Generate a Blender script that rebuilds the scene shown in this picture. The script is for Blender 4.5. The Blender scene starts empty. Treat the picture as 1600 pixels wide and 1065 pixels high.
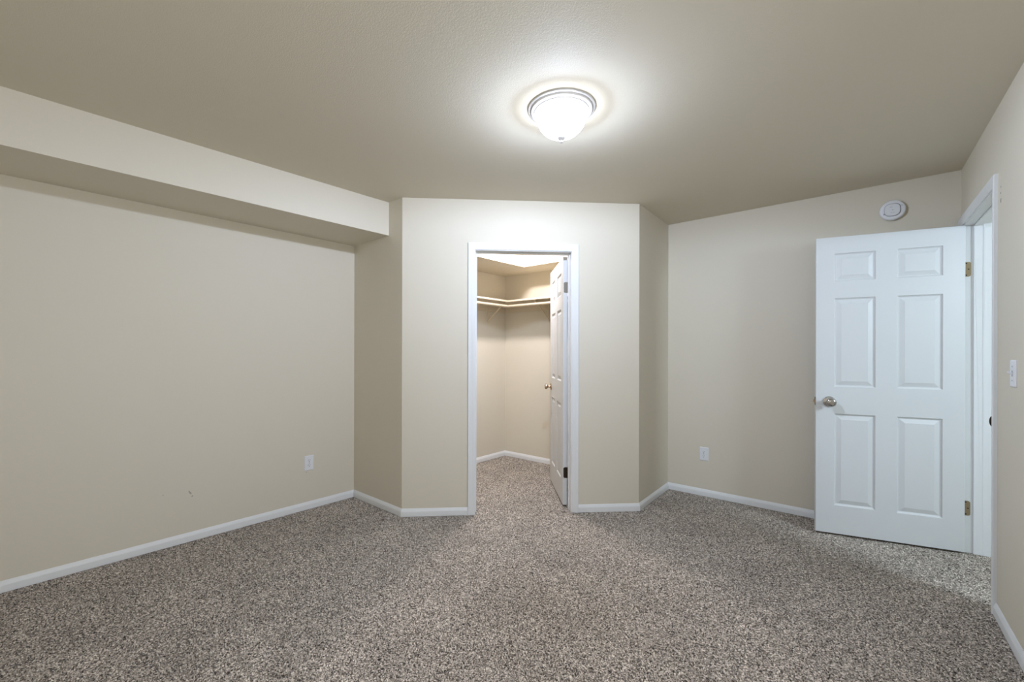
import bpy, bmesh, math, random
import numpy as np
from mathutils import Matrix, Vector
random.seed(4)
PI = math.pi
SC = bpy.context.scene
COL = SC.collection

# ------------------------------------------------------------------ camera
H = 2.41                       # ceiling height
CAM_H = 1.2409
YAW = 0.71155
F_PX, CX, CY = 666.66, 791.87, 550.9
cd = bpy.data.cameras.new('camera'); cam = bpy.data.objects.new('camera', cd); COL.objects.link(cam)
cd.sensor_fit = 'HORIZONTAL'; cd.sensor_width = 36.0
cd.lens = F_PX * 36.0 / 1600.0
cd.shift_x = (800 - CX) / 1600.0
cd.shift_y = (CY - 532.5) / 1600.0
cd.clip_start = 0.02
cam.location = (0, 0, CAM_H)
cam.rotation_euler = (PI / 2 - 0.00075, -0.0021, YAW)
SC.camera = cam

# ------------------------------------------------------------------ view, world
SC.view_settings.view_transform = 'Standard'
SC.view_settings.look = 'None'
SC.view_settings.gamma = 1.0
SC.view_settings.use_curve_mapping = False
SC.view_settings.exposure = 0.11
W = bpy.data.worlds.new('sky'); SC.world = W; W.use_nodes = True
bg = W.node_tree.nodes['Background']; bg.inputs[0].default_value = (0.62, 0.80, 1.0, 1); bg.inputs[1].default_value = 0.6

LAMP_C = (-1.14, 1.72)
# power in watts (dome: emission strength) and colour of each light
LIGHT = {
    'point': (150.0, (0.635, 0.75, 1.0)),
    'dome': (28.0, (0.79, 0.85, 1.0)),
    'closet': (22.0, (0.98, 0.93, 0.97)),
    'hall': (80.0, (0.67, 0.83, 1.0)),
    'side': (32.0, (0.95, 0.96, 1.0)),
}

def area(name, loc, target, sx, sy, power, color):
    l = bpy.data.lights.new(name, 'AREA'); l.shape = 'RECTANGLE'; l.size = sx; l.size_y = sy
    l.energy = power; l.color = color
    o = bpy.data.objects.new(name, l); COL.objects.link(o); o.location = loc
    o.rotation_euler = (Vector(target) - Vector(loc)).to_track_quat('-Z', 'Z').to_euler()
    return o
# daylight outside the window of the neighbouring room (through the doorway) and of this room's own window
area('daylight_hall', (2.36, 2.43, 1.90), (0.3, 3.15, 0.60), 0.60, 0.85, *LIGHT['hall'])
area('daylight_side', (0.72, 0.15, 1.50), (-1.0, 0.15, 1.2), 1.15, 1.15, *LIGHT['side'])
def point(name, loc, r, power, color):
    l = bpy.data.lights.new(name, 'POINT'); l.shadow_soft_size = r; l.energy = power; l.color = color
    o = bpy.data.objects.new(name, l); COL.objects.link(o); o.location = loc
    return o
# the bulbs inside the two ceiling fixtures
point('bulb_ceiling', (LAMP_C[0], LAMP_C[1], 2.375), 0.026, *LIGHT['point'])
_cl = area('disc_closet', (-2.622, 3.117, 2.386), (-2.622, 3.117, 0), 0.15, 0.15, *LIGHT['closet']); _cl.data.shape = 'DISK'

# ------------------------------------------------------------------ materials
def mat(name, color, rough=0.6, metal=0.0, spec=0.5, bump=None, emit=None):
    m = bpy.data.materials.new(name); m.use_nodes = True
    nt = m.node_tree; b = nt.nodes['Principled BSDF']
    b.inputs['Base Color'].default_value = (*color, 1); b.inputs['Roughness'].default_value = rough
    b.inputs['Metallic'].default_value = metal; b.inputs['Specular IOR Level'].default_value = spec
    if bump:
        scale, strength, dist, detail = bump
        tc = nt.nodes.new('ShaderNodeNewGeometry')
        n = nt.nodes.new('ShaderNodeTexNoise'); n.inputs['Scale'].default_value = scale; n.inputs['Detail'].default_value = detail
        nt.links.new(tc.outputs['Position'], n.inputs['Vector'])
        bp = nt.nodes.new('ShaderNodeBump'); bp.inputs['Strength'].default_value = strength; bp.inputs['Distance'].default_value = dist
        nt.links.new(n.outputs['Fac'], bp.inputs['Height']); nt.links.new(bp.outputs['Normal'], b.inputs['Normal'])
    if emit:
        b.inputs['Emission Color'].default_value = (*emit[0], 1); b.inputs['Emission Strength'].default_value = emit[1]
    return m

PAINT = (0.72, 0.665, 0.545)
M_wall = mat('cream_wall_paint', PAINT, 0.55, spec=0.3, bump=(120, 0.10, 0.002, 2))
M_ceil = mat('cream_ceiling_paint', PAINT, 0.74, spec=0.10, bump=(230, 0.40, 0.0018, 2))
M_trim = mat('white_trim_paint', (0.80, 0.81, 0.80), 0.38, spec=0.45)
M_door = mat('white_door_paint', (0.67, 0.68, 0.67), 0.42, spec=0.45, bump=(260, 0.05, 0.0008, 2))
M_shelf = mat('cream_shelf_paint', (0.72, 0.62, 0.47), 0.5)
M_plate = mat('white_plastic', (0.82, 0.83, 0.85), 0.35)
M_white = mat('white_enamel', (0.88, 0.88, 0.88), 0.35)
M_steel = mat('brushed_grey_metal', (0.80, 0.80, 0.81), 0.42, 0.35)
M_dark = mat('dark_slot', (0.02, 0.02, 0.02), 0.6)
M_grey = mat('grey_print', (0.25, 0.26, 0.28), 0.6)
M_nickel = mat('satin_nickel', (0.52, 0.51, 0.50), 0.14, 1.0)
M_brass = mat('aged_brass_hinge', (0.42, 0.34, 0.22), 0.42, 0.85)
M_hnick = mat('tarnished_hinge', (0.20, 0.18, 0.145), 0.5, 0.4)
M_bronze = mat('dark_bronze', (0.035, 0.024, 0.016), 0.45, 0.6)
M_knob2 = mat('warm_bronze_knob', (0.55, 0.42, 0.30), 0.25, 1.0)
M_scuff = mat('scuff', (0.10, 0.09, 0.08), 0.8)
M_scuff2 = mat('faint_scuff', (0.42, 0.38, 0.32), 0.8)

def carpet():
    m = bpy.data.materials.new('speckled_carpet'); m.use_nodes = True
    nt = m.node_tree; b = nt.nodes['Principled BSDF']; N = nt.nodes.new; Lk = nt.links.new
    b.inputs['Roughness'].default_value = 0.95; b.inputs['Specular IOR Level'].default_value = 0.1
    b.inputs['Sheen Weight'].default_value = 0.15
    g = N('ShaderNodeNewGeometry')
    nz = N('ShaderNodeTexNoise'); nz.inputs['Scale'].default_value = 60; nz.inputs['Detail'].default_value = 2
    Lk(g.outputs['Position'], nz.inputs['Vector'])
    mx = N('ShaderNodeMix'); mx.data_type = 'VECTOR'; mx.inputs['Factor'].default_value = 0.012
    Lk(g.outputs['Position'], mx.inputs['A']); Lk(nz.outputs['Color'], mx.inputs['B'])
    v = N('ShaderNodeTexVoronoi'); v.inputs['Scale'].default_value = 215; v.inputs['Randomness'].default_value = 1
    Lk(mx.outputs['Result'], v.inputs['Vector'])
    sep = N('ShaderNodeSeparateColor'); Lk(v.outputs['Color'], sep.inputs['Color'])
    n2 = N('ShaderNodeTexNoise'); n2.inputs['Scale'].default_value = 160; n2.inputs['Detail'].default_value = 3; n2.inputs['Roughness'].default_value = 0.7
    Lk(g.outputs['Position'], n2.inputs['Vector'])
    mr = N('ShaderNodeMapRange'); mr.inputs['From Min'].default_value = 0.28; mr.inputs['From Max'].default_value = 0.72
    Lk(n2.outputs['Fac'], mr.inputs['Value'])
    av = N('ShaderNodeMix'); av.data_type = 'FLOAT'; av.inputs['Factor'].default_value = 0.5
    Lk(sep.outputs['Red'], av.inputs['A']); Lk(mr.outputs['Result'], av.inputs['B'])
    r = N('ShaderNodeValToRGB'); e = r.color_ramp.elements
    e[0].position = 0.24; e[0].color = (0.018, 0.014, 0.011, 1)
    e[1].position = 0.86; e[1].color = (0.95, 0.865, 0.735, 1)
    k = e.new(0.38); k.color = (0.172, 0.143, 0.116, 1)
    k = e.new(0.60); k.color = (0.43, 0.37, 0.306, 1)
    Lk(av.outputs['Result'], r.inputs['Fac'])
    # shading of pile lying in different directions, put into the colour: broad, low-contrast patches
    n3 = N('ShaderNodeTexNoise'); n3.inputs['Scale'].default_value = 2.6; n3.inputs['Detail'].default_value = 3
    Lk(g.outputs['Position'], n3.inputs['Vector'])
    m3 = N('ShaderNodeMapRange'); m3.inputs['From Min'].default_value = 0.3; m3.inputs['From Max'].default_value = 0.7
    m3.inputs['To Min'].default_value = 0.88; m3.inputs['To Max'].default_value = 1.12
    Lk(n3.outputs['Fac'], m3.inputs['Value'])
    mu = N('ShaderNodeVectorMath'); mu.operation = 'SCALE'
    Lk(r.outputs['Color'], mu.inputs[0]); Lk(m3.outputs['Result'], mu.inputs['Scale'])
    Lk(mu.outputs['Vector'], b.inputs['Base Color'])
    return m
M_carpet = carpet()

def frosted():
    m = bpy.data.materials.new('frosted_lit_glass'); m.use_nodes = True
    nt = m.node_tree; nt.nodes.clear(); N = nt.nodes.new; Lk = nt.links.new
    out = N('ShaderNodeOutputMaterial'); em = N('ShaderNodeEmission'); tr = N('ShaderNodeBsdfTransparent')
    em.inputs['Color'].default_value = (*LIGHT['dome'][1], 1); em.inputs['Strength'].default_value = LIGHT['dome'][0]
    ad = N('ShaderNodeMixShader'); ad.inputs[0].default_value = 0.5
    Lk(em.outputs[0], ad.inputs[1]); Lk(tr.outputs[0], ad.inputs[2]); Lk(ad.outputs[0], out.inputs[0])
    return m
M_frost = frosted()
def pane():
    m = bpy.data.materials.new('window_glass'); m.use_nodes = True
    nt = m.node_tree; nt.nodes.clear(); N = nt.nodes.new; Lk = nt.links.new
    out = N('ShaderNodeOutputMaterial'); gl = N('ShaderNodeBsdfGlossy'); gl.inputs['Roughness'].default_value = 0.02
    tr = N('ShaderNodeBsdfTransparent'); mx = N('ShaderNodeMixShader'); mx.inputs[0].default_value = 0.06
    Lk(tr.outputs[0], mx.inputs[1]); Lk(gl.outputs[0], mx.inputs[2]); Lk(mx.outputs[0], out.inputs[0])
    return m
M_pane = pane()

# ------------------------------------------------------------------ helpers
def frame(p, d, z=0.0):
    """local X along d, local -Y to the right of d, Z up"""
    d = Vector((d[0], d[1])).normalized()
    return Matrix(((d.x, -d.y, 0, p[0]), (d.y, d.x, 0, p[1]), (0, 0, 1, z), (0, 0, 0, 1)))
IDM = Matrix.Identity(4)

def link(name, bm, m, M=IDM, parent=None, smooth=None, bevel=None, world=False):
    """bm is in the local frame M; a child shares its parent's frame"""
    bmesh.ops.remove_doubles(bm, verts=bm.verts, dist=1e-6)
    bmesh.ops.recalc_face_normals(bm, faces=bm.faces)
    me = bpy.data.meshes.new(name); bm.to_mesh(me); bm.free()
    me.materials.append(m)
    o = bpy.data.objects.new(name, me); COL.objects.link(o)
    if parent is not None:
        o.parent = parent
    else:
        o.matrix_world = M
    if smooth is not None:
        for p in me.polygons: p.use_smooth = True
        me.set_sharp_from_angle(angle=math.radians(smooth))
    if bevel:
        b = o.modifiers.new('bevel', 'BEVEL'); b.width = bevel; b.segments = 2; b.limit_method = 'ANGLE'; b.angle_limit = math.radians(55)
    return o

def tag(o, label, cat, group=None, kind=None):
    o['label'] = label; o['category'] = cat
    if group: o['group'] = group
    if kind: o['kind'] = kind
    return o

def empty(name, M):
    o = bpy.data.objects.new(name, None); COL.objects.link(o); o.matrix_world = M; o.empty_display_size = 0.1
    return o

def box(bm, x0, x1, y0, y1, z0, z1):
    v = [bm.verts.new((x, y, z)) for z in (z0, z1) for y in (y0, y1) for x in (x0, x1)]
    for f in ((0, 1, 3, 2), (4, 6, 7, 5), (0, 4, 5, 1), (2, 3, 7, 6), (0, 2, 6, 4), (1, 5, 7, 3)):
        bm.faces.new([v[i] for i in f])
    return bm

def prism(bm, poly, z0, z1):
    a = [bm.verts.new((x, y, z0)) for x, y in poly]; b = [bm.verts.new((x, y, z1)) for x, y in poly]
    n = len(poly)
    bm.faces.new(a[::-1]); bm.faces.new(b)
    for i in range(n): bm.faces.new((a[i], a[(i + 1) % n], b[(i + 1) % n], b[i]))
    return bm

def plate(bm, poly, y0, y1, cx=0, cz=0):
    """polygon in local x,z extruded from y0 to y1"""
    a = [bm.verts.new((cx + x, y0, cz + z)) for x, z in poly]; b = [bm.verts.new((cx + x, y1, cz + z)) for x, z in poly]
    n = len(poly)
    bm.faces.new(a); bm.faces.new(b[::-1])
    for i in range(n): bm.faces.new((a[i], b[i], b[(i + 1) % n], a[(i + 1) % n]))
    return bm

def rrect(w, h, r, n=5):
    out = []
    for cx, cz, a0 in ((w / 2 - r, h / 2 - r, 0), (-w / 2 + r, h / 2 - r, 90), (-w / 2 + r, -h / 2 + r, 180), (w / 2 - r, -h / 2 + r, 270)):
        for i in range(n + 1):
            a = math.radians(a0 + 90 * i / n); out.append((cx + r * math.cos(a), cz + r * math.sin(a)))
    return out

def lathe(bm, prof, seg=48, M=IDM):
    """profile of (radius, height) turned round local z, then moved by M"""
    rings = []
    for r, h in prof:
        if r < 1e-6:
            rings.append([bm.verts.new(M @ Vector((0, 0, h)))])
        else:
            rings.append([bm.verts.new(M @ Vector((r * math.cos(2 * PI * i / seg), r * math.sin(2 * PI * i / seg), h))) for i in range(seg)])
    for a, b in zip(rings, rings[1:]):
        for i in range(seg):
            j = (i + 1) % seg
            if len(a) == 1 and len(b) == 1: continue
            if len(a) == 1: bm.faces.new((a[0], b[j], b[i]))
            elif len(b) == 1: bm.faces.new((a[i], a[j], b[0]))
            else: bm.faces.new((a[i], a[j], b[j], b[i]))
    return bm

def tube(bm, p, q, r, seg=20, caps=True):
    p, q = Vector(p), Vector(q); d = (q - p)
    M = Matrix.Translation(p) @ d.to_track_quat('Z', 'Y').to_matrix().to_4x4()
    L = d.length
    prof = [(r, 0), (r, L)]
    if caps: prof = [(0, 0)] + prof + [(0, L)]
    return lathe(bm, prof, seg, M)

def sweep(bm, prof, pts, ends):
    """profile (t out from wall, z) carried along plan points; ends = offset vector per unit t at each point"""
    rows = [[bm.verts.new((p[0] + t * m[0], p[1] + t * m[1], z)) for t, z in prof] for p, m in zip(pts, ends)]
    n = len(prof)
    for a, b in zip(rows, rows[1:]):
        for i in range(n): bm.faces.new((a[i], a[(i + 1) % n], b[(i + 1) % n], b[i]))
    bm.faces.new(rows[0]); bm.faces.new(rows[-1][::-1])
    return bm

# ------------------------------------------------------------------ plan of the room
aL, aR, aS = 0.006036, -0.025877, 0.02126
L0 = Vector((-3.3936, 1.9236)); L1 = Vector((-2.7066, 1.9261)); R1 = Vector((-1.4033, 3.2215))
R2 = Vector((-1.4322, 3.9228)); R3 = Vector((0.4172, 3.9518))
Y_NEAR = -0.92
xl = lambda y: L0.x + aL * (y - L0.y)
xr = lambda y: R3.x + aR * (y - R3.y)
xs = lambda y: -2.8789 + aS * (y - L0.y)
yb = lambda x: R2.y + (R3.y - R2.y) / (R3.x - R2.x) * (x - R2.x)
NL = Vector((xl(Y_NEAR), Y_NEAR)); NR = Vector((xr(Y_NEAR), Y_NEAR))
xc = xl(3.89); BC = Vector((xc, yb(xc)))              # the corner inside the closet
Z_S = 2.1524
TH = 0.115
def nrm(a, b):
    d = (b - a).normalized(); return Vector((d.y, -d.x))
def joint(n1, n2): return (n1 + n2) / (1 + n1.dot(n2))
n_left = nrm(NL, L0); n_lret = nrm(L0, L1); n_diag = nrm(L1, R1); n_rret = nrm(R1, R2); n_back = nrm(R2, R3)
n_right = nrm(R3, NR); n_near = nrm(NR, NL)

# ------------------------------------------------------------------ shell
def structure(name, bm, m, label, cat, M=IDM, **k):
    o = link(name, bm, m, M, **k); tag(o, label, cat, kind='structure'); return o

HX = 2.20   # far wall of the neighbouring room
HY = 0.70   # its near wall
def carpet_mesh(x0, x1, y0, y1, step):
    """the pile: a fine grid of tufts of uneven height over the whole room, flat carpet in the next room, a slab below"""
    rng = np.random.default_rng(7)
    nx, ny = int((x1 - x0) / step) + 1, int((y1 - y0) / step) + 1
    gx, gy = np.meshgrid(np.linspace(x0, x1, nx), np.linspace(y0, y1, ny))
    z = rng.random((ny, nx)); z2 = z.copy()
    z2[1:-1, 1:-1] = .55 * z[1:-1, 1:-1] + .1125 * (z[:-2, 1:-1] + z[2:, 1:-1] + z[1:-1, :-2] + z[1:-1, 2:])
    hgt = -PILE + (z2 - .22) * PILE * 1.9
    jx, jy = (rng.random((2, ny, nx)) - .5) * step * .85
    jx[:, 0] = jx[:, -1] = jy[0] = jy[-1] = 0
    V = np.stack([gx + jx, gy + jy, hgt], -1).reshape(-1, 3)
    i = np.arange(nx * ny).reshape(ny, nx)
    F = np.stack([i[:-1, :-1], i[:-1, 1:], i[1:, 1:], i[1:, :-1]], -1).reshape(-1, 4)
    n0 = len(V); X0, X1, Y0, Y1 = -3.6, HX + .2, Y_NEAR - .2, 4.2
    ex = [(x1, Y0, 0), (X1, Y0, 0), (X1, Y1, 0), (x1, Y1, 0), (X0, Y0, -.02), (x1, Y0, -.02), (x1, Y1, -.02), (X0, Y1, -.02), (X0, Y0, -.1), (X1, Y0, -.1), (X1, Y1, -.1), (X0, Y1, -.1)]
    fx = [(0, 1, 2, 3), (4, 5, 6, 7), (8, 11, 10, 9)]
    V = np.concatenate([V, np.array(ex)]); F = np.concatenate([F, np.array(fx) + n0])
    me = bpy.data.meshes.new('floor')
    me.vertices.add(len(V)); me.vertices.foreach_set('co', V.astype(np.float32).ravel())
    me.loops.add(F.size); me.loops.foreach_set('vertex_index', F.astype(np.int32).ravel())
    me.polygons.add(len(F)); me.polygons.foreach_set('loop_start', np.arange(0, F.size, 4, dtype=np.int32))
    me.update(calc_edges=True); me.materials.append(M_carpet)
    o = bpy.data.objects.new('floor', me); COL.objects.link(o)
    return o
PILE = 0.006
tag(carpet_mesh(-3.42, 0.64, -0.95, 3.98, 0.004), 'speckled brown and grey carpet running through bedroom, closet and doorway', 'carpet', kind='structure')
structure('ceiling', box(bmesh.new(), -3.6, HX + 0.2, Y_NEAR - 0.2, 4.2, H, H + 0.12), M_ceil,
          'cream orange-peel textured ceiling around the lit dome light', 'ceiling')
def wallpoly(name, poly, label, z0=-0.02, z1=H + 0.02):
    return structure(name, prism(bmesh.new(), [tuple(p) for p in poly], z0, z1), M_wall, label, 'wall')
ML = frame(NL, L0 - NL); sL = (L0 - NL).length
lend = (BC - NL).length + TH
bm = bmesh.new(); box(bm, -.1, lend, 0, TH, -.02, H + .02)
wl = structure('wall_left', bm, M_wall, 'long plain cream wall under the boxed soffit', 'wall', ML)
mL1 = joint(n_lret, n_diag); mR1 = joint(n_diag, n_rret)
Q = lambda p, m, t=0.12: p - m * t
wallpoly('wall_left_return', [L0, L1, Q(L1, mL1), Q(Vector((L0.x, L0.y)), n_lret)],
         'narrow shaded cream wall between long wall and closet front')
e2 = R2 - n_rret * 0.12
wallpoly('wall_right_return', [R1, R2, Vector((e2.x, yb(e2.x))), Q(R1, mR1)],
         'narrow cream wall between closet front and smoke detector wall')
hx = HX + 0.115
wallpoly('wall_back', [(BC.x, BC.y), (hx, yb(hx)), (hx, yb(hx) + TH), (BC.x, BC.y + TH)],
         'cream wall behind the open six-panel door, with smoke detector')
wallpoly('wall_near', [(NR.x + .1, Y_NEAR), (NL.x, Y_NEAR), (NL.x, Y_NEAR - TH), (NR.x + .1, Y_NEAR - TH)],
         'cream wall behind the camera')
# diagonal closet front with its doorway (local frame: x along wall, -y to the room)
MD = frame(L1, R1 - L1); LD = (R1 - L1).length
CJ0, CJ1, CJT = 0.554, 1.296, 2.022          # jamb faces and head of the closet opening
def inv2(M, p): return (M.inverted() @ Vector((p.x, p.y, 0)))
bm = bmesh.new()
a = inv2(MD, Q(L1, mL1)); b = inv2(MD, Q(R1, mR1))
prism(bm, [(0, 0), (CJ0 - .018, 0), (CJ0 - .018, a.y), (a.x, a.y)], -0.02, H + .02)
prism(bm, [(CJ1 + .018, 0), (LD, 0), (b.x, b.y), (CJ1 + .018, b.y)], -0.02, H + .02)
box(bm, CJ0 - .018, CJ1 + .018, 0, a.y, CJT + .018, H + .02)
structure('wall_diagonal', bm, M_wall, 'angled cream closet wall framing the closet doorway', 'wall', MD)
# right wall with the doorway and a window beside the camera
MR = frame(R3, NR - R3); LR = (NR - R3).length
DJ0, DJ1, DJT = 0.0627, 0.845, 2.036
WD0, WD1, WZ0, WZ1 = 3.22, 4.42, 0.92, 2.08
bm = bmesh.new()
box(bm, -.01, DJ0 - .018, 0, TH, -.02, H + .02)
box(bm, DJ0 - .018, DJ1 + .018, 0, TH, DJT + .018, H + .02)
box(bm, DJ1 + .018, WD0, 0, TH, -.02, H + .02)
box(bm, WD0, WD1, 0, TH, -.02, WZ0); box(bm, WD0, WD1, 0, TH, WZ1, H + .02)
box(bm, WD1, LR + .1, 0, TH, -.02, H + .02)
wr = structure('wall_right', bm, M_wall, 'cream wall beside the open doorway, carrying the light switch', 'wall', MR)
def blob(M, parent, x, z, w, h, m, rot=0):
    pts = []
    for i in range(10):
        a = 2 * PI * i / 10; k = 1 + 0.25 * random.uniform(-1, 1)
        px, pz = w / 2 * k * math.cos(a), h / 2 * k * math.sin(a)
        pts.append((x + px * math.cos(rot) - pz * math.sin(rot), z + px * math.sin(rot) + pz * math.cos(rot)))
    return link('scuff_mark', plate(bmesh.new(), pts, -0.0004, 0.0002), m, M, parent)
# soffits (room side, then the closet's L-shaped continuation)
structure('wall_soffit', prism(bmesh.new(), [(xl(Y_NEAR), Y_NEAR), (xs(Y_NEAR), Y_NEAR), (xs(L0.y), L0.y + .001), (L0.x, L0.y + .001)], Z_S, H + .01),
          M_wall, 'boxed cream soffit along the top of the long wall', 'soffit')
ysf = 3.573
structure('wall_closet_soffit', prism(bmesh.new(), [(xl(2.05), 2.046), (xs(2.05), 2.046), (xs(ysf), ysf), (-1.555, ysf + .015), (-1.555, yb(-1.555)), (BC.x, BC.y)], Z_S, H + .01),
          M_wall, 'bright L-shaped soffit around the closet corner', 'soffit')
# neighbouring room seen through the doorway
HW0, HW1, HZ0, HZ1 = 2.08, 2.78, 1.40, 2.36
bm = bmesh.new()
box(bm, HX, HX + TH, HY - .1, HW0, -.02, H + .02); box(bm, HX, HX + TH, HW1, 4.05, -.02, H + .02)
box(bm, HX, HX + TH, HW0, HW1, -.02, HZ0); box(bm, HX, HX + TH, HW0, HW1, HZ1, H + .02)
structure('wall_hall', bm, M_wall, 'cream window wall of the room beyond the doorway', 'wall')
structure('wall_hall_end', box(bmesh.new(), xr(HY) + TH + .002, HX + TH, HY - TH, HY, -.02, H + .02), M_wall, 'cream end wall of the room beyond the doorway', 'wall')

def window(name, M, x0, x1, z0, z1, label, th=TH):
    w = .045
    bm = bmesh.new()
    for a, b, c, d in ((x0, x1, z0, z0 + w), (x0, x1, z1 - w, z1), (x0, x0 + w, z0 + w, z1 - w), (x1 - w, x1, z0 + w, z1 - w), ((x0 + x1) / 2 - w / 2, (x0 + x1) / 2 + w / 2, z0 + w, z1 - w)):
        box(bm, a, b, th * .45, th * .9, c, d)
    o = structure(name, bm, M_trim, label, 'window', M)
    g = link('pane', box(bmesh.new(), x0 + w * .6, x1 - w * .6, th * .66, th * .70, z0 + w * .6, z1 - w * .6), M_pane, M, o); g['kind'] = 'structure'
    s = link('window_sill', box(bmesh.new(), x0 + .001, x1 - .001, -.03, th * .45, z0, z0 + .02), M_trim, M, o); s['kind'] = 'structure'
window('window_1', MR, WD0, WD1, WZ0, WZ1, 'white slider window beside the camera')
window('window_2', frame((HX, 3.0), (0, -1)), 3.0 - HW1, 3.0 - HW0, HZ0, HZ1, 'white slider window of the room beyond the doorway')

# ------------------------------------------------------------------ baseboards
BB = [(0, 0), (.0115, 0), (.0115, .034), (.0105, .040), (.0075, .045), (.0045, .055), (.0025, .0585), (0, .0585)]
def baseboard(name, p, q, m0, m1, label):
    structure(name, sweep(bmesh.new(), BB, (p, q), (m0, m1)), M_trim, label, 'baseboard', smooth=25)
along = lambda s: L1 + (R1 - L1).normalized() * s
CAS = .0525
baseboard('baseboard_left', NL, L0, n_left, joint(n_left, n_lret), 'long white baseboard under the soffit wall')
baseboard('baseboard_left_return', L0, L1, joint(n_left, n_lret), mL1, 'short shaded white baseboard between long wall and closet front')
baseboard('baseboard_diagonal', L1, along(CJ0 - .005 - CAS), mL1, n_diag, 'short white baseboard below the closet wall beside the shaded narrow wall')
baseboard('baseboard_diagonal_far', along(CJ1 + .005 + CAS), R1, n_diag, mR1, 'short white baseboard beside the closet door hinges')
baseboard('baseboard_right_return', R1, R2, mR1, joint(n_rret, n_back), 'short white baseboard on narrow wall near the low outlet')
baseboard('baseboard_back', R2, R3, joint(n_rret, n_back), n_back, 'white baseboard running behind the open white door')
rp = lambda s: R3 + (NR - R3).normalized() * s
baseboard('baseboard_right', rp(DJ1 + .005 + CAS), NR, n_right, n_right, 'white baseboard below the light switch')
nl_in = nrm(NL, BC); nb_in = nrm(BC, R2)
baseboard('baseboard_closet_left', Vector((xl(2.05), 2.05)), BC, nl_in, joint(nl_in, nb_in), 'white closet baseboard below the rod wall facing the closet door')
baseboard('baseboard_closet_back', BC, Vector((-1.56, yb(-1.56))), joint(nl_in, nb_in), nb_in, 'white closet baseboard running behind the closet door')

# ------------------------------------------------------------------ door casings and jambs
CPROF = [(0, 0), (0, .0075), (.003, .009), (.012, .0095), (.022, .0115), (.030, .0145), (.040, .0155), (.049, .0155), (.0525, .012), (.0525, 0)]
def casing(bm, x0, x1, zt, ysign=-1, y0=0.0):
    rows = []
    for side in range(4):
        r = []
        for w, t in CPROF:
            x, z = [(x0 - w, 0), (x0 - w, zt + w), (x1 + w, zt + w), (x1 + w, 0)][side]
            r.append(bm.verts.new((x, y0 + ysign * t, z)))
        rows.append(r)
    n = len(CPROF)
    for a, b in zip(rows, rows[1:]):
        for i in range(n): bm.faces.new((a[i], a[(i + 1) % n], b[(i + 1) % n], b[i]))
    bm.faces.new(rows[0]); bm.faces.new(rows[-1][::-1])
def doorframe(name, M, x0, x1, zt, depth, stop_y, label):
    bm = bmesh.new(); casing(bm, x0 - .005, x1 + .005, zt + .005)
    casing(bm, x0 - .005, x1 + .005, zt + .005, 1, depth)
    o = structure(name, bm, M_trim, label, 'door casing', M, smooth=30)
    bm = bmesh.new()
    box(bm, x0 - .0175, x0, 0, depth, 0, zt + .0175); box(bm, x1, x1 + .0175, 0, depth, 0, zt + .0175); box(bm, x0, x1, 0, depth, zt, zt + .0175)
    j = link('door_jamb', bm, M_trim, M, o); j['kind'] = 'structure'
    bm = bmesh.new(); s0, s1 = stop_y
    box(bm, x0, x0 + .008, s0, s1, 0, zt); box(bm, x1 - .008, x1, s0, s1, 0, zt); box(bm, x0 + .008, x1 - .008, s0, s1, zt - .008, zt)
    s = link('door_stop', bm, M_trim, M, o, bevel=.0025); s['kind'] = 'structure'
    return o
CDEP = 0.122
doorframe('trim_1', MD, CJ0, CJ1, CJT, CDEP, (.046, .082), 'white casing around the closet doorway')
t2 = doorframe('trim_2', MR, DJ0, DJ1, DJT, TH + .002, (.044, .084), 'white casing around the bedroom doorway')
# strike plate with its curved lip on the latch jamb
bm = bmesh.new()
pts = [(-.001, -.026), (.002, -.027)]
pts = [(0.028, -.028), (-.004, -.028)] + [(-.004 - .0125 * math.sin(PI * i / 12), -.0275 * math.cos(PI * i / 12)) for i in range(13)] + [(-.004, .028), (0.028, .028)]
a = [bm.verts.new((DJ1 + .0012, y, .912 + z)) for y, z in pts]; b = [bm.verts.new((DJ1 - .0012, y, .912 + z)) for y, z in pts]
bm.faces.new(a); bm.faces.new(b[::-1])
for i in range(len(pts)):
    k = (i + 1) % len(pts); bm.faces.new((a[i], b[i], b[k], a[k]))
sp = link('strike_plate', bm, M_bronze, MR, t2); sp['label'] = 'dark metal strike plate with curved lip'

# ------------------------------------------------------------------ six-panel doors
def door_face(bm, Wd, z0, z1, y, s, cols, rows):
    xsq = [0] + [v for c in cols for v in c] + [Wd]; zsq = [z0] + [v for r in rows for v in r] + [z1]
    ring = [(0, 0), (.0025, .0060), (.009, .0105), (.0125, .0108), (.036, .0030), (.0385, .0020)]
    for i in range(len(xsq) - 1):
        for j in range(len(zsq) - 1):
            xa, xb, za, zb = xsq[i], xsq[i + 1], zsq[j], zsq[j + 1]
            if i % 2 == 1 and j % 2 == 1:
                prev = None
                for w, dp in ring:
                    q = [bm.verts.new((px, y + s * dp, pz)) for px, pz in ((xa + w, za + w), (xb - w, za + w), (xb - w, zb - w), (xa + w, zb - w))]
                    if prev:
                        for k in range(4): bm.faces.new((prev[k], prev[(k + 1) % 4], q[(k + 1) % 4], q[k]))
                    prev = q
                bm.faces.new(prev)
            else:
                bm.faces.new([bm.verts.new((px, y, pz)) for px, pz in ((xa, za), (xb, za), (xb, zb), (xa, zb))])
    return xsq, zsq
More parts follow.
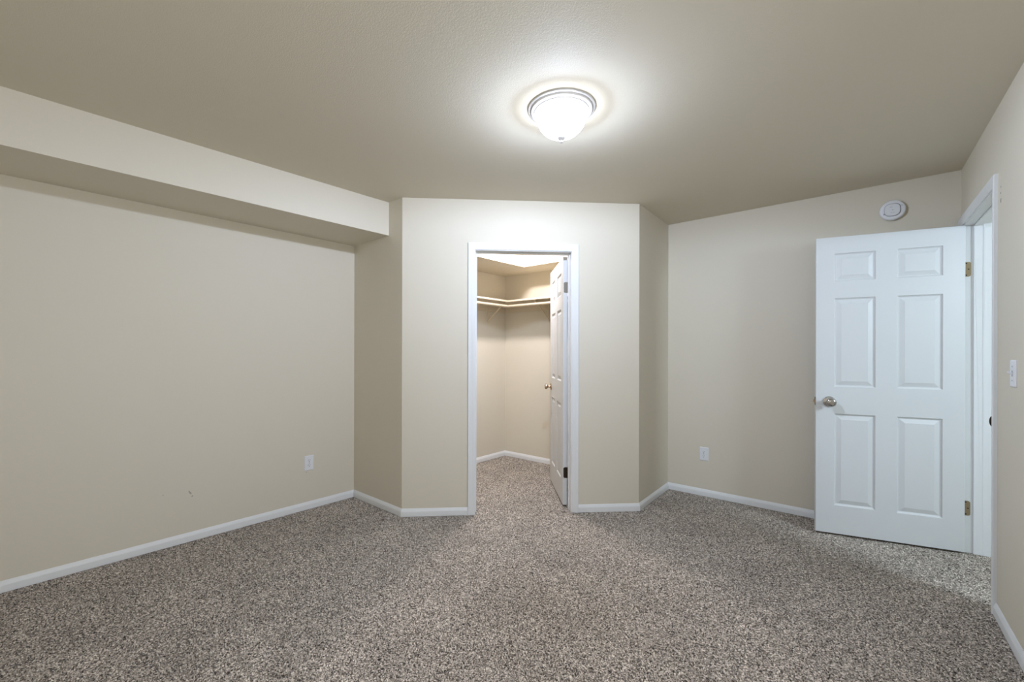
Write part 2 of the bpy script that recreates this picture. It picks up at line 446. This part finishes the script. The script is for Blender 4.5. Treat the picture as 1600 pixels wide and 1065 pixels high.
def leaf(Wd, z0, z1, T, cols, rows):
    """faces at y=0 (toward -y) and y=T"""
    bm = bmesh.new()
    xsq, zsq = door_face(bm, Wd, z0, z1, 0, 1, cols, rows)
    door_face(bm, Wd, z0, z1, T, -1, cols, rows)
    for x in (0, Wd):
        for za, zb in zip(zsq, zsq[1:]): bm.faces.new([bm.verts.new(p) for p in ((x, 0, za), (x, T, za), (x, T, zb), (x, 0, zb))])
    for z in (z0, z1):
        for xa, xb in zip(xsq, xsq[1:]): bm.faces.new([bm.verts.new(p) for p in ((xa, 0, z), (xb, 0, z), (xb, T, z), (xa, T, z))])
    return bm
KNOB = [(0, 0), (.033, 0), (.0335, .004), (.031, .008), (.024, .010), (.0135, .0125), (.0115, .020), (.0115, .030), (.014, .035), (.021, .039), (.026, .045), (.0275, .052), (.026, .059), (.021, .064), (.012, .0665), (0, .067)]
def knob_part(parent, x, y, z, sgn, m, name='knob', k=1.0, label=None):
    R = Matrix.Translation((x, y, z)) @ Matrix.Rotation(-PI / 2 if sgn > 0 else PI / 2, 4, 'X')
    o = link(name, lathe(bmesh.new(), [(r * k, h * k) for r, h in KNOB], 40, R), m, IDM, parent, smooth=35)
    if label: o['label'] = label
    return o
def hinge_leaf(bm, M4, w, h, t=.0022, r=.012):
    """leaf in M4's x (away from pin), z; rounded on the far corners"""
    pts = [(0, -h / 2)] + [(w - r + r * math.sin(a), -h / 2 + r - r * math.cos(a)) for a in [PI / 2 * i / 6 for i in range(7)]] + [(w - r + r * math.cos(a), h / 2 - r + r * math.sin(a)) for a in [PI / 2 * i / 6 for i in range(7)]] + [(0, h / 2)]
    a = [bm.verts.new(M4 @ Vector((x, 0, z))) for x, z in pts]; b = [bm.verts.new(M4 @ Vector((x, -t, z))) for x, z in pts]
    bm.faces.new(a); bm.faces.new(b[::-1])
    for i in range(len(pts)):
        k = (i + 1) % len(pts); bm.faces.new((a[i], b[i], b[k], a[k]))
def screws(parent, M4, w, h, m, t=.0022):
    for x, z in ((w * .42, h * .40), (w * .70, 0), (w * .42, -h * .40)):
        p = M4 @ Vector((x, -t + .0002, z)); q = M4 @ Vector((x, -t - .0007, z))
        o = link('screw', tube(bmesh.new(), p, q, .0038, 14), m, IDM, parent)

# bedroom door, opened into the room
hp = Vector((0.4240, 3.8470)); ang = math.radians(-163.94)
T = 0.035; WD = 0.762; ZB, ZT = 0.012, 2.032
# local x from free edge to hinge so that local -y faces the room
dirx = Vector((-math.cos(ang), -math.sin(ang)))
org = hp - dirx * WD
MDoor = frame(org, dirx)
flip = lambda c: [(WD - b_, WD - a_) for a_, b_ in reversed(c)]
cols = [(.104, .325), (.437, .658)]; rows = [(.205, .828), (1.012, 1.614), (1.731, 1.918)]
d2 = structure('door_2', leaf(WD, ZB, ZT, T, cols, rows), M_door, 'white six-panel bedroom door standing open against the room', 'door', MDoor, bevel=.0015)
knob_part(d2, WD - .687, 0, .909, -1, M_nickel, k=1.1, label='round satin nickel knob')
knob_part(d2, WD - .687, T, .909, 1, M_nickel, k=1.1, label='round satin nickel knob')
bm = bmesh.new(); box(bm, -.0012, .001, T / 2 - .0125, T / 2 + .0125, .909 - .028, .909 + .028)
lp = link('latch_plate', bm, M_hnick, IDM, d2)
bm = bmesh.new(); prism(bm, [(0, T / 2 - .006), (-.011, T / 2 + .005), (-.011, T / 2 + .006), (0, T / 2 + .006)], .909 - .010, .909 + .010)
link('latch_bolt', bm, M_knob2, IDM, d2)
Minv = MDoor.inverted()
for zc in (.277, 1.765):
    # leaf screwed to the jamb: plane x = DJ0 in the right wall's frame
    Mj = Minv @ MR @ Matrix.Translation((DJ0, -.001, zc)) @ Matrix.Rotation(PI / 2, 4, 'Z')
    # jamb-face frame: x -> into wall, -y -> toward the opening (+x of wall)
    bm = bmesh.new(); hinge_leaf(bm, Mj, .034, .092)
    hg = link('hinge', bm, M_brass, IDM, d2); hg['label'] = 'brass hinge leaf with rounded corners'
    screws(hg, Mj, .034, .092, M_dark)
    pin = Minv @ MR @ Vector((DJ0 + .002, -.009, zc))
    link('hinge_barrel', tube(bmesh.new(), pin - Vector((0, 0, .046)), pin + Vector((0, 0, .046)), .0062, 16), M_brass, IDM, d2, smooth=40)

# closet door, opened into the closet; local x from hinge inward, visible face is -y side
CW = .722
a_world = MD @ Vector((1.2580, .1285, 0))
dirc = Vector((math.cos(math.radians(133.08)), math.sin(math.radians(133.08))))
# want local -y = visible face = facing left of the photo (direction -MD.x): run x from free edge to hinge
orgc = Vector((a_world.x, a_world.y)) + dirc * CW
MC = frame(orgc, -dirc)
colc = [(.100, .306), (.416, .622)]
# with x from free edge to hinge, -y is right of x
d1 = structure('door_1', leaf(CW, ZB, 2.012, T, colc, [(.205, .820), (1.005, 1.600), (1.715, 1.900)]), M_door, 'white six-panel closet door swung into the closet', 'door', MC, bevel=.0015)
side = -1 if (MC.inverted() @ (MD @ Vector((0.9, .5, 1)))).y < 0 else 1
yv = 0 if side < 0 else T
knob_part(d1, .066, yv, .915, side, M_knob2, k=.95, label='round warm bronze knob')
knob_part(d1, .066, T - yv, .915, -side, M_knob2, k=.95, label='round warm bronze knob')
for zc, m in ((.273, M_bronze), (1.766, M_hnick)):
    # leaf on the hinge edge of the door (plane x = CW), pin beyond the hidden face
    ys = T - yv; sg = 1 if ys < T / 2 else -1
    Me = Matrix.Translation((CW, ys, zc)) @ Matrix(((0, 1 * -1, 0, 0), (sg, 0, 0, 0), (0, 0, 1, 0), (0, 0, 0, 1)))
    bm = bmesh.new(); hinge_leaf(bm, Me, .030, .086)
    hg = link('hinge', bm, m, IDM, d1); hg['label'] = 'dark bronze hinge leaf' if m is M_bronze else 'tarnished grey hinge leaf'
    screws(hg, Me, .030, .086, m)
    px_ = Vector((CW + .003, ys - sg * .006, zc))
    bm = bmesh.new()
    for k in range(5):
        tube(bm, px_ + Vector((0, 0, -.043 + .0172 * k + .0006)), px_ + Vector((0, 0, -.043 + .0172 * (k + 1) - .0006)), .006, 14)
    link('hinge_barrel', bm, m, IDM, d1, smooth=40)

# ------------------------------------------------------------------ closet shelf, rods, bulb
ZSH = 1.800; ST = .019; SD = .302
sh = empty('closet_shelf', Matrix.Translation((BC.x, BC.y, 0)))
tag(sh, 'cream L-shaped closet shelf on angled brackets around the closet corner', 'shelf')
def atW(p): return Vector((p[0] - BC.x, p[1] - BC.y))
yS = 2.14; xE = -1.62
bm = prism(bmesh.new(), [atW(p) for p in ((xl(yS), yS), (xl(yS) + SD, yS), (BC.x + SD, BC.y - SD), (BC.x + .001, BC.y - .001))], ZSH, ZSH + ST)
link('shelf_board', bm, M_shelf, IDM, sh, bevel=.002)
bm = prism(bmesh.new(), [atW(p) for p in ((xE, yb(xE)), (BC.x + .001, BC.y - .001), (BC.x + SD, BC.y - SD), (xE, yb(xE) - SD))], ZSH, ZSH + ST)
link('shelf_board', bm, M_shelf, IDM, sh, bevel=.002)
cl = .017; ch = .085
bm = prism(bmesh.new(), [atW(p) for p in ((xl(yS), yS), (xl(yS) + cl, yS), (BC.x + cl, BC.y - .002), (BC.x, BC.y - .002))], ZSH - ch, ZSH)
link('wall_cleat', bm, M_shelf, IDM, sh)
bm = prism(bmesh.new(), [atW(p) for p in ((xE, yb(xE)), (BC.x + cl, BC.y), (BC.x + cl, BC.y - cl), (xE, yb(xE) - cl))], ZSH - ch, ZSH)
link('wall_cleat', bm, M_shelf, IDM, sh)
RODX, RODZ = .262, 1.759
def bracket(M4):
    """M4: origin on the wall face, x out from the wall, y along it"""
    t = .004
    bm = bmesh.new(); v = []
    def bar(p, q, w):
        p, q = Vector((p[0], 0, p[1])), Vector((q[0], 0, q[1])); d = (q - p).normalized(); s = Vector((-d.z, 0, d.x)) * w / 2
        pts = [p - s, q - s, q + s, p + s]
        a = [bm.verts.new(M4 @ (u + Vector((0, -t, 0)))) for u in pts]; b = [bm.verts.new(M4 @ (u + Vector((0, t, 0)))) for u in pts]
        bm.faces.new(a); bm.faces.new(b[::-1])
        for i in range(4): bm.faces.new((a[i], b[i], b[(i + 1) % 4], a[(i + 1) % 4]))
    bar((cl + .003, ZSH - .22), (cl + .003, ZSH), .008); bar((cl, ZSH - .006), (SD - .01, ZSH - .006), .010)
    bar((.006, ZSH - .205), (RODX + .004, ZSH - .008), .014)
    o = link('bracket', bm, M_shelf, IDM, sh)
    bm = bmesh.new()
    n = 14
    for i in range(n):   # the hook under the rod
        a0, a1 = PI * (1.02 + .96 * i / n), PI * (1.02 + .96 * (i + 1) / n)
        pts = [(RODX + r * math.cos(a), RODZ + r * math.sin(a)) for r, a in ((.0172, a0), (.0172, a1), (.0205, a1), (.0205, a0))]
        a = [bm.verts.new(M4 @ Vector((x, -t, z))) for x, z in pts]; b = [bm.verts.new(M4 @ Vector((x, t, z))) for x, z in pts]
        bm.faces.new(a); bm.faces.new(b[::-1])
        for k in range(4): bm.faces.new((a[k], b[k], b[(k + 1) % 4], a[(k + 1) % 4]))
    link('rod_hook', bm, M_shelf, IDM, o)
def wframe(p, out):
    out = Vector(out).normalized(); q = atW(p)
    return Matrix(((out.x, -out.y, 0, q.x), (out.y, out.x, 0, q.y), (0, 0, 1, 0), (0, 0, 0, 1)))
yB1 = 3.575; bracket(wframe((xl(yB1), yB1), nl_in))
xB2 = -2.735; bracket(wframe((xB2, yb(xB2)), nb_in))
def rod(p, q, label):
    p, q = Vector((*p, RODZ)), Vector((*q, RODZ))
    M = Matrix.Translation(p)
    o = link('closet_rod', tube(bmesh.new(), (0, 0, 0), q - p, .0168, 24), M_shelf, M, smooth=40)
    tag(o, label, 'rod', 'closet hanging rods'); return o
yj = BC.y - RODX
rod((xl(2.1) + RODX, 2.06), (BC.x + RODX + .002, yj - .02), 'cream hanging rod under the shelf on the closet wall facing the closet door')
rod((BC.x + RODX - .024, yj), (-1.60, yb(-1.6) - RODX), 'cream hanging rod that ends behind the closet door')
cb = empty('closet_light', Matrix.Translation((-2.622, 3.117, H)))
tag(cb, 'flat round disc light on the closet ceiling', 'ceiling light')
link('rim', lathe(bmesh.new(), [(0, 0), (.100, 0), (.100, -.014), (.094, -.022), (.084, -.022), (.080, -.016), (0, -.016)], 40), M_white, IDM, cb, smooth=35)

# ------------------------------------------------------------------ ceiling light
cl_ = empty('ceiling_light', Matrix.Translation((*LAMP_C, H)))
tag(cl_, 'lit frosted glass dome light with stepped white ring on the ceiling', 'ceiling light')
link('mounting_pan', lathe(bmesh.new(), [(0, 0), (.160, 0), (.161, -.003), (.158, -.007), (.150, -.009), (.1485, -.007), (.140, -.007), (0, -.007)], 72), M_steel, IDM, cl_, smooth=30)
link('trim_ring', lathe(bmesh.new(), [(.1465, -.006), (.147, -.011), (.145, -.016), (.141, -.0185), (.132, -.020), (.1305, -.0235), (.129, -.0245), (.1225, -.0255), (.1215, -.0285), (.1195, -.0295), (.116, -.0285), (.115, -.024), (.115, -.006)], 72), M_white, IDM, cl_, smooth=30)
dome = [(.1145, -.022), (.1165, -.034), (.117, -.046), (.1145, -.062), (.107, -.081), (.093, -.100), (.074, -.117), (.050, -.129), (.026, -.136), (.006, -.138)]
link('glass_dome', lathe(bmesh.new(), dome, 72), M_frost, IDM, cl_, smooth=60)['label'] = 'glowing white frosted glass dome'
link('finial', lathe(bmesh.new(), [(0, -.134), (.0185, -.135), (.0195, -.139), (.016, -.146), (.009, -.150), (.0065, -.154), (.0085, -.159), (.007, -.164), (0, -.167)], 28), M_steel, IDM, cl_, smooth=40)

# ------------------------------------------------------------------ smoke detector
MB = frame(R2, R3 - R2)
sd = empty('smoke_detector', MB @ Matrix.Translation((1.522, 0, 2.217)))
tag(sd, 'round white smoke detector on the wall above the open white door', 'smoke detector')
RX = Matrix.Rotation(PI / 2, 4, 'X')
link('base_plate', lathe(bmesh.new(), [(0, 0), (.062, 0), (.062, .010), (0, .010)], 56, RX), M_plate, IDM, sd, smooth=30)
link('cover', lathe(bmesh.new(), [(.062, .008), (.0675, .010), (.0685, .016), (.067, .026), (.062, .032), (.054, .034), (0, .034)], 56, RX), M_plate, IDM, sd, smooth=30)
def squircle(r, n=40, e=2.7): return [(r * math.copysign(abs(math.cos(2 * PI * i / n)) ** (2 / e), math.cos(2 * PI * i / n)), r * math.copysign(abs(math.sin(2 * PI * i / n)) ** (2 / e), math.sin(2 * PI * i / n))) for i in range(n)]
link('sounder_gap', plate(bmesh.new(), squircle(.0435), -.0345, -.030, .000, -.001), M_grey, IDM, sd)
link('test_button', plate(bmesh.new(), squircle(.0400), -.0385, -.030, -.0015, -.0005), M_plate, IDM, sd, bevel=.0015)
bm = bmesh.new()
for k in range(4): box(bm, -.047, -.035, -.0348, -.033, -.029 + .003 * k, -.0273 + .003 * k)
link('vent', bm, M_grey, IDM, sd)
bm = bmesh.new(); box(bm, -.004, .006, -.0388, -.038, -.001, .0005); box(bm, .0005, .0015, -.0388, -.038, -.005, .004)
box(bm, -.014, .000, -.0388, -.038, .018, .0195); box(bm, -.010, .010, -.0388, -.038, -.0205, -.0195)
link('printed_mark', bm, M_grey, IDM, sd)
link('indicator', lathe(bmesh.new(), [(0, .0335), (.0028, .0336), (.002, .0352), (0, .0355)], 14, Matrix.Translation((.047, 0, .022)) @ RX), M_grey, IDM, sd)

# ------------------------------------------------------------------ outlets and switch
def wallplate(o, w, h):
    bm = bmesh.new()
    a = rrect(w, h, .003, 3); b = rrect(w - .008, h - .008, .003, 3)
    r0 = [bm.verts.new((x, 0, z)) for x, z in a]; r1 = [bm.verts.new((x, -.0025, z)) for x, z in a]; r2 = [bm.verts.new((x, -.0062, z)) for x, z in b]
    n = len(a)
    for p, q in ((r0, r1), (r1, r2)):
        for i in range(n): bm.faces.new((p[i], q[i], q[(i + 1) % n], p[(i + 1) % n]))
    bm.faces.new(r2[::-1]); bm.faces.new(r0)
    return link('cover_plate', bm, M_plate, IDM, o, smooth=25)
def outlet(M, label):
    o = empty('wall_outlet', M); tag(o, label, 'outlet', 'duplex wall outlets')
    wallplate(o, .072, .116)
    for zc in (.0195, -.0195):
        pts = [(.0172 * math.cos(a), max(-.0125, min(.0125, .0172 * math.sin(a)))) for a in [2 * PI * i / 32 for i in range(32)]]
        rc = link('receptacle', plate(bmesh.new(), pts, -.0078, -.005, 0, zc), M_plate, IDM, o)
        bm = bmesh.new()
        box(bm, -.0075, -.0053, -.0082, -.0075, zc + .000, zc + .0085); box(bm, .0053, .0075, -.0082, -.0075, zc + .001, zc + .0078)
        plate(bm, [(.0027 * math.cos(2 * PI * i / 12), .0027 * math.sin(2 * PI * i / 12)) for i in range(12)], -.0082, -.0075, 0, zc - .007)
        link('slot', bm, M_dark, IDM, rc)
    link('screw', lathe(bmesh.new(), [(0, .0062), (.003, .0062), (.0026, .0074), (0, .0077)], 14, RX), M_hnick, IDM, o)
    return o
outlet(ML @ Matrix.Translation((sL - (3.0 - 2.6145), 0, .363)), 'white duplex outlet low on the long wall under the soffit')
outlet(MB @ Matrix.Translation((.311, 0, .364)), 'white duplex outlet low on the wall beside the open white door')
sw = empty('light_switch', MR @ Matrix.Translation((1.183, 0, 1.156)))
tag(sw, 'white toggle light switch on the wall beside the doorway', 'light switch')
wallplate(sw, .074, .116)
bm = bmesh.new(); box(bm, -.005, .005, -.0068, -.005, -.0125, .0125); link('toggle_slot', bm, M_grey, IDM, sw)
bm = bmesh.new()
vs = [bm.verts.new(p) for p in ((-.0035, -.006, -.006), (.0035, -.006, -.006), (.0035, -.006, .005), (-.0035, -.006, .005), (-.003, -.0215, .004), (.003, -.0215, .004), (.003, -.0205, .0115), (-.003, -.0205, .0115))]
for f in ((0, 1, 2, 3), (4, 7, 6, 5), (0, 4, 5, 1), (1, 5, 6, 2), (2, 6, 7, 3), (3, 7, 4, 0)): bm.faces.new([vs[i] for i in f])
link('toggle', bm, M_plate, IDM, sw)
for zc in (.030, -.030): link('screw', lathe(bmesh.new(), [(0, .0062), (.003, .0062), (.0026, .0072), (0, .0075)], 14, Matrix.Translation((0, 0, zc)) @ RX), M_grey, IDM, sw)

# ------------------------------------------------------------------ small wear on the walls
blob(MR, wr, .958, 1.952, .010, .022, M_scuff); blob(MR, wr, .957, 2.015, .009, .012, M_scuff2); blob(MR, wr, .955, 1.985, .007, .008, M_scuff)
for x, z, w, h, r in ((sL - 1.160, .318, .010, .026, .5), (sL - 1.148, .292, .007, .014, -.6), (sL - 1.30, .335, .005, .007, 0), (sL - .405, .292, .012, .005, .2)):
    blob(ML, wl, x, z, w, h, M_scuff2, r)
